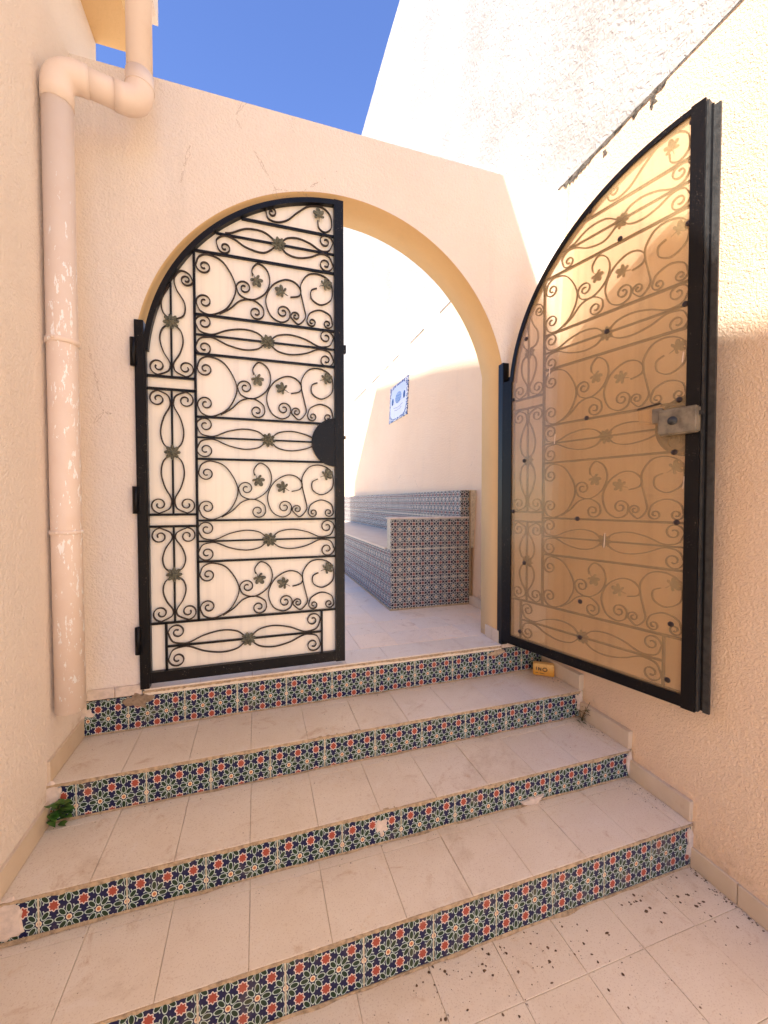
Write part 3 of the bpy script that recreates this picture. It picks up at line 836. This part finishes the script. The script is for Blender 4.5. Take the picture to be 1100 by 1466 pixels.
for i in range(13):
    box('seat_slab', (BX-.006, XR-.05, BY+.13+.39*i+.001, BY+.13+.39*(i+1)-.001, -.391, -.376), SKIRT, bn, .002)
box('base_mortar', (BX-.012, XR, BY-.012, BY+.0, ZF, ZF+.014), MORTAR, bn, .004)
box('base_mortar', (BX-.012, BX, BY+.0, BE, ZF, ZF+.014), MORTAR, bn, .004)
V = []; Fc = []; n = 60
for i in range(n+1):
    z = ZF+(.955)*i/n; w_ = .010+.012*abs(noise.noise((z*14, 2, 0)))
    V += [(XR+.0, BY-.003, z), (XR+w_+(.03 if z > -.14 else .0)*0, BY-.003, z), (XR+w_, BY+.02, z)]
    if i: b = len(V)-6; Fc += [(b, b+1, b+4, b+3), (b+1, b+2, b+5, b+4)]
link('edge_mortar', mesh_of('edge_mortar', V, Fc, MORTAR), bn)

# ------------------------------------------------------------------ ceramic plaque
def plaque_mat():
    k = M('painted_plaque', .2, .5)
    u, v, _ = k.xyz(k.co('UV'))
    du = (u-.5).abs(); dv = (v-.5).abs()
    bd = du.max(dv)
    ov = ((du/.43).pow(4)+(dv/.43).pow(4))
    white = (.72, .72, .74)
    c = k.mix(white, (.50, .58, .80), (v-.45).ss(0, .35)*.6)
    def ell(cx, cy, a, b_): 
        p = (u-cx)/a; q = (v-cy)/b_; return (p*p+q*q).lt(1)
    c = k.mix(c, (.16, .25, .42), ell(.5, .60, .17, .15)*k.noise(60, 3, .7).gt(.42))
    c = k.mix(c, (.03, .06, .16), ell(.18, .57, .06, .10)); c = k.mix(c, (.03, .06, .16), ell(.82, .57, .06, .10))
    for (cy, w_) in ((.34, .26), (.27, .20)):
        yy = (v-cy-((u*40).sin()*.006)-(u-.5)*(u-.5)*.6).abs().lt(.010)*((u-.5).abs().lt(w_))
        c = k.mix(c, (.30, .27, .28), yy*k.noise(90, 2, .5).gt(.42))
    edge = k.noise(42, 2, .5).gt(.48)
    bc_ = k.mix((.70, .66, .58), (.05, .07, .17), edge)
    c = k.mix(c, bc_, ov.gt(1))
    k.color(c); k.bump(k.noise(40, 2, .5), .05, .002); return k.m
PLQ = plaque_mat()
pq = thing('ceramic_plaque', 'small painted ceramic tile plaque with an ornamental border on the shaded wall above the bench', 'plaque', (0, 0, 0))
cols, rows = 3, 2
y0, y1, z0, z1 = 4.76, 5.48, 1.10, 1.60
for i in range(cols):
    for j in range(rows):
        a, b = y0+(y1-y0)*i/cols, y0+(y1-y0)*(i+1)/cols; c_, d_ = z0+(z1-z0)*j/rows, z0+(z1-z0)*(j+1)/rows
        V = []
        for off in (.012, -.004):
            for (y, z) in ((a+.002, c_+.002), (b-.002, c_+.002), (b-.002, d_-.002), (a+.002, d_-.002)): V.append((xr(z)-off, y, z))
        me = bpy.data.meshes.new('plaque_tile'); me.from_pydata(V, [], [(3, 2, 1, 0), (0, 1, 5, 4), (1, 2, 6, 5), (2, 3, 7, 6), (3, 0, 4, 7)]); me.materials.append(PLQ)
        uv = me.uv_layers.new(name='UVMap')
        for lp_ in me.loops:
            v = me.vertices[lp_.vertex_index].co; uv.data[lp_.index].uv = ((y1-v.y)/(y1-y0), (v.z-z0)/(z1-z0))
        link('plaque_tile', me, pq)
for i in range(26):   # scalloped edge beads of the glazed border
    for (zz) in (z0, z1):
        pass

# ------------------------------------------------------------------ soap box on the first tread under the open leaf
sb = thing('packet', 'small orange printed packet lying on the top step under the open gate leaf', 'packet', (1.628, 1.985, ZB), radians(-38))
def packet_mat():
    k = M('orange_packet', .35, .5)
    x, y, z = k.xyz(k.co('Object'))
    c = k.mix((.72, .33, .04), (.80, .50, .16), z.ss(.02, .07))
    k.color(k.mix(c, (.60, .28, .08), k.noise(60, 3, .6, k.co('Object')).ss(.5, .7)*.6)); return k.m
PK = packet_mat()
box('packet_body', (-.060, .060, -.022, .022, .001, .075), PK, sb, .009)
# bold dark marks printed on the front face
def strokes(parent, segs, y, w, mat, name):
    V, Fc = [], []
    for (a, b) in segs:
        v2, f2 = ribbon([a, b], w, .001, y); o_ = len(V); V += v2; Fc += [tuple(i+o_ for i in f) for f in f2]
    link(name, mesh_of(name, V, Fc, mat), parent)
seg = []
for (x, ch) in ((-.040, 'I'), (-.028, 'N'), (-.005, 'O')):
    if ch == 'I': seg += [((x, .036), (x, .054))]
    if ch == 'N': seg += [((x, .034), (x, .053)), ((x, .053), (x+.013, .033)), ((x+.013, .033), (x+.013, .051))]
    if ch == 'O':
        P = [(x+.012+.012*cos(t), .042+.010*sin(t)) for t in [2*pi*i/12 for i in range(13)]]
        seg += list(zip(P[:-1], P[1:]))
strokes(sb, seg, -.0226, .006, DIRT, 'print')
strokes(sb, [((-.045, .020), (-.030, .019)), ((-.022, .019), (.004, .017))], -.0226, .003, DIRT, 'print')

# ------------------------------------------------------------------ weeds
def leafgreen(name, c, c2):
    k = M(name, .5, .4); oi = k.n('ShaderNodeObjectInfo')
    k.color(k.mix(c, c2, k.noise(35, 3, .5).ss(.3, .7))); return k.m
GRN = leafgreen('green_weed_leaf', (.03, .11, .012), (.10, .20, .035))
DRY = leafgreen('olive_weed_leaf', (.09, .095, .025), (.15, .12, .04))
STEM = simple('brown_stem', (.12, .08, .03), .8)
def add_leaf(name, parent, base, d, up, L_, w_, mat, cup=.25):
    d = Vector(d).normalized(); up = Vector(up); s = d.cross(up).normalized(); nrm = s.cross(d).normalized()
    V, Fc = [], []; n = 7
    for i in range(n+1):
        t = i/n; ww = w_*sin(pi*min(1, t**.75*1.0))**.8 if 0 < t < 1 else 0.0006
        cpos = Vector(base)+d*L_*t-nrm*L_*.35*t*t
        V += [tuple(cpos-s*ww+nrm*cup*ww), tuple(cpos), tuple(cpos+s*ww+nrm*cup*ww)]
        if i: b = len(V)-6; Fc += [(b, b+1, b+4, b+3), (b+1, b+2, b+5, b+4)]
    me = bpy.data.meshes.new(name); me.from_pydata(V, [], Fc); me.materials.append(mat)
    for p in me.polygons: p.use_smooth = True
    link(name, me, parent)
wl = thing('weed', 'green leafy weed growing from the crack at the left end of the steps', 'weed', (-.735, 1.745, -1.185))
for i in range(26):
    a = random.uniform(-1.9, .35); h = random.uniform(.0, .085)
    d = (cos(a)*.8+.3, sin(a), random.uniform(-.1, .9))
    add_leaf('leaf', wl, (random.uniform(-.008, .05), random.uniform(-.02, .0), h), d, (0, 0, 1), random.uniform(.022, .045), random.uniform(.009, .017), GRN)
for i in range(5):
    V, Fc = tube([(0, 0, 0), (.012*i-.01, -.015, .04+.01*i)], .0013, 6); link('stem', mesh_of('stem', V, Fc, STEM), wl)
wr = thing('weed', 'thin olive weed and twigs growing where the right wall meets the second step down', 'weed', (1.675, 1.735, -1.188))
for i in range(16):
    a = random.uniform(-2.9, -1.2); h = random.uniform(.0, .10)
    add_leaf('leaf', wr, (random.uniform(-.04, .01), random.uniform(-.05, .01), h*.8), (cos(a)*.6, sin(a)*.8, random.uniform(-.2, 1.0)), (0, 0, 1), random.uniform(.016, .036), random.uniform(.003, .006), DRY)
for i in range(7):
    V, Fc = tube([(0, 0, 0), (random.uniform(-.04, .0), random.uniform(-.05, 0), .05), (random.uniform(-.06, .005), random.uniform(-.07, .01), random.uniform(.06, .12))], .0012, 6); link('stem', mesh_of('stem', V, Fc, STEM), wr)

# ------------------------------------------------------------------ crumbs, dead leaves and dirt
def crumbs(name, spots, mat, label):
    V, Fc = [], []
    for (x, y, z, r) in spots:
        b = len(V); k_ = 7; sx_ = random.uniform(.6, 1.5)
        V += [(x+sx_*r*cos(2*pi*i/k_+x*90)*random.uniform(.6, 1.3), y+r*sin(2*pi*i/k_+x*90)*random.uniform(.6, 1.3), z+.0006) for i in range(k_)]
        V.append((x, y, z+r*random.uniform(.15, .4)))
        Fc += [(b+i, b+(i+1) % k_, b+k_) for i in range(k_)]
    o = link(name, mesh_of(name, V, Fc, mat)); setp(o, label, 'litter', kind='stuff'); return o
sp = []
for i in range(420):
    x = random.uniform(.25, XR); y = YD-.01-abs(random.gauss(0, .11)) if i % 3 else random.uniform(.55, 1.15)
    if noise.noise((x*3.3, y*3.3, 2.)) < -.12: continue
    sp.append((x, y, ZG, random.choice((.0009, .0012, .0014, .0018, .0022, .0035, .005))))
for (y, z, yb) in ((YC, ZD, .25), (YB, ZC, .25), (W-.02, ZB, .25)):
    for i in range(70):
        x = random.uniform(XL, XR); sp.append((x, y-abs(random.gauss(0, .03))-.004, z, random.choice((.001, .0014, .002))))
    for i in range(60):
        x = XR-.012-abs(random.gauss(0, .05)); sp.append((x, y-random.uniform(.0, .2), z, random.choice((.001, .0016, .0025))))
for i in range(120):
    sp.append((XR-.012-abs(random.gauss(0, .012)), random.uniform(.4, YD), ZG, random.choice((.0015, .002, .003))))
crumbs('leaf_litter', sp, DIRT, 'scattered brown crumbs and dead leaf bits on the floor and steps')
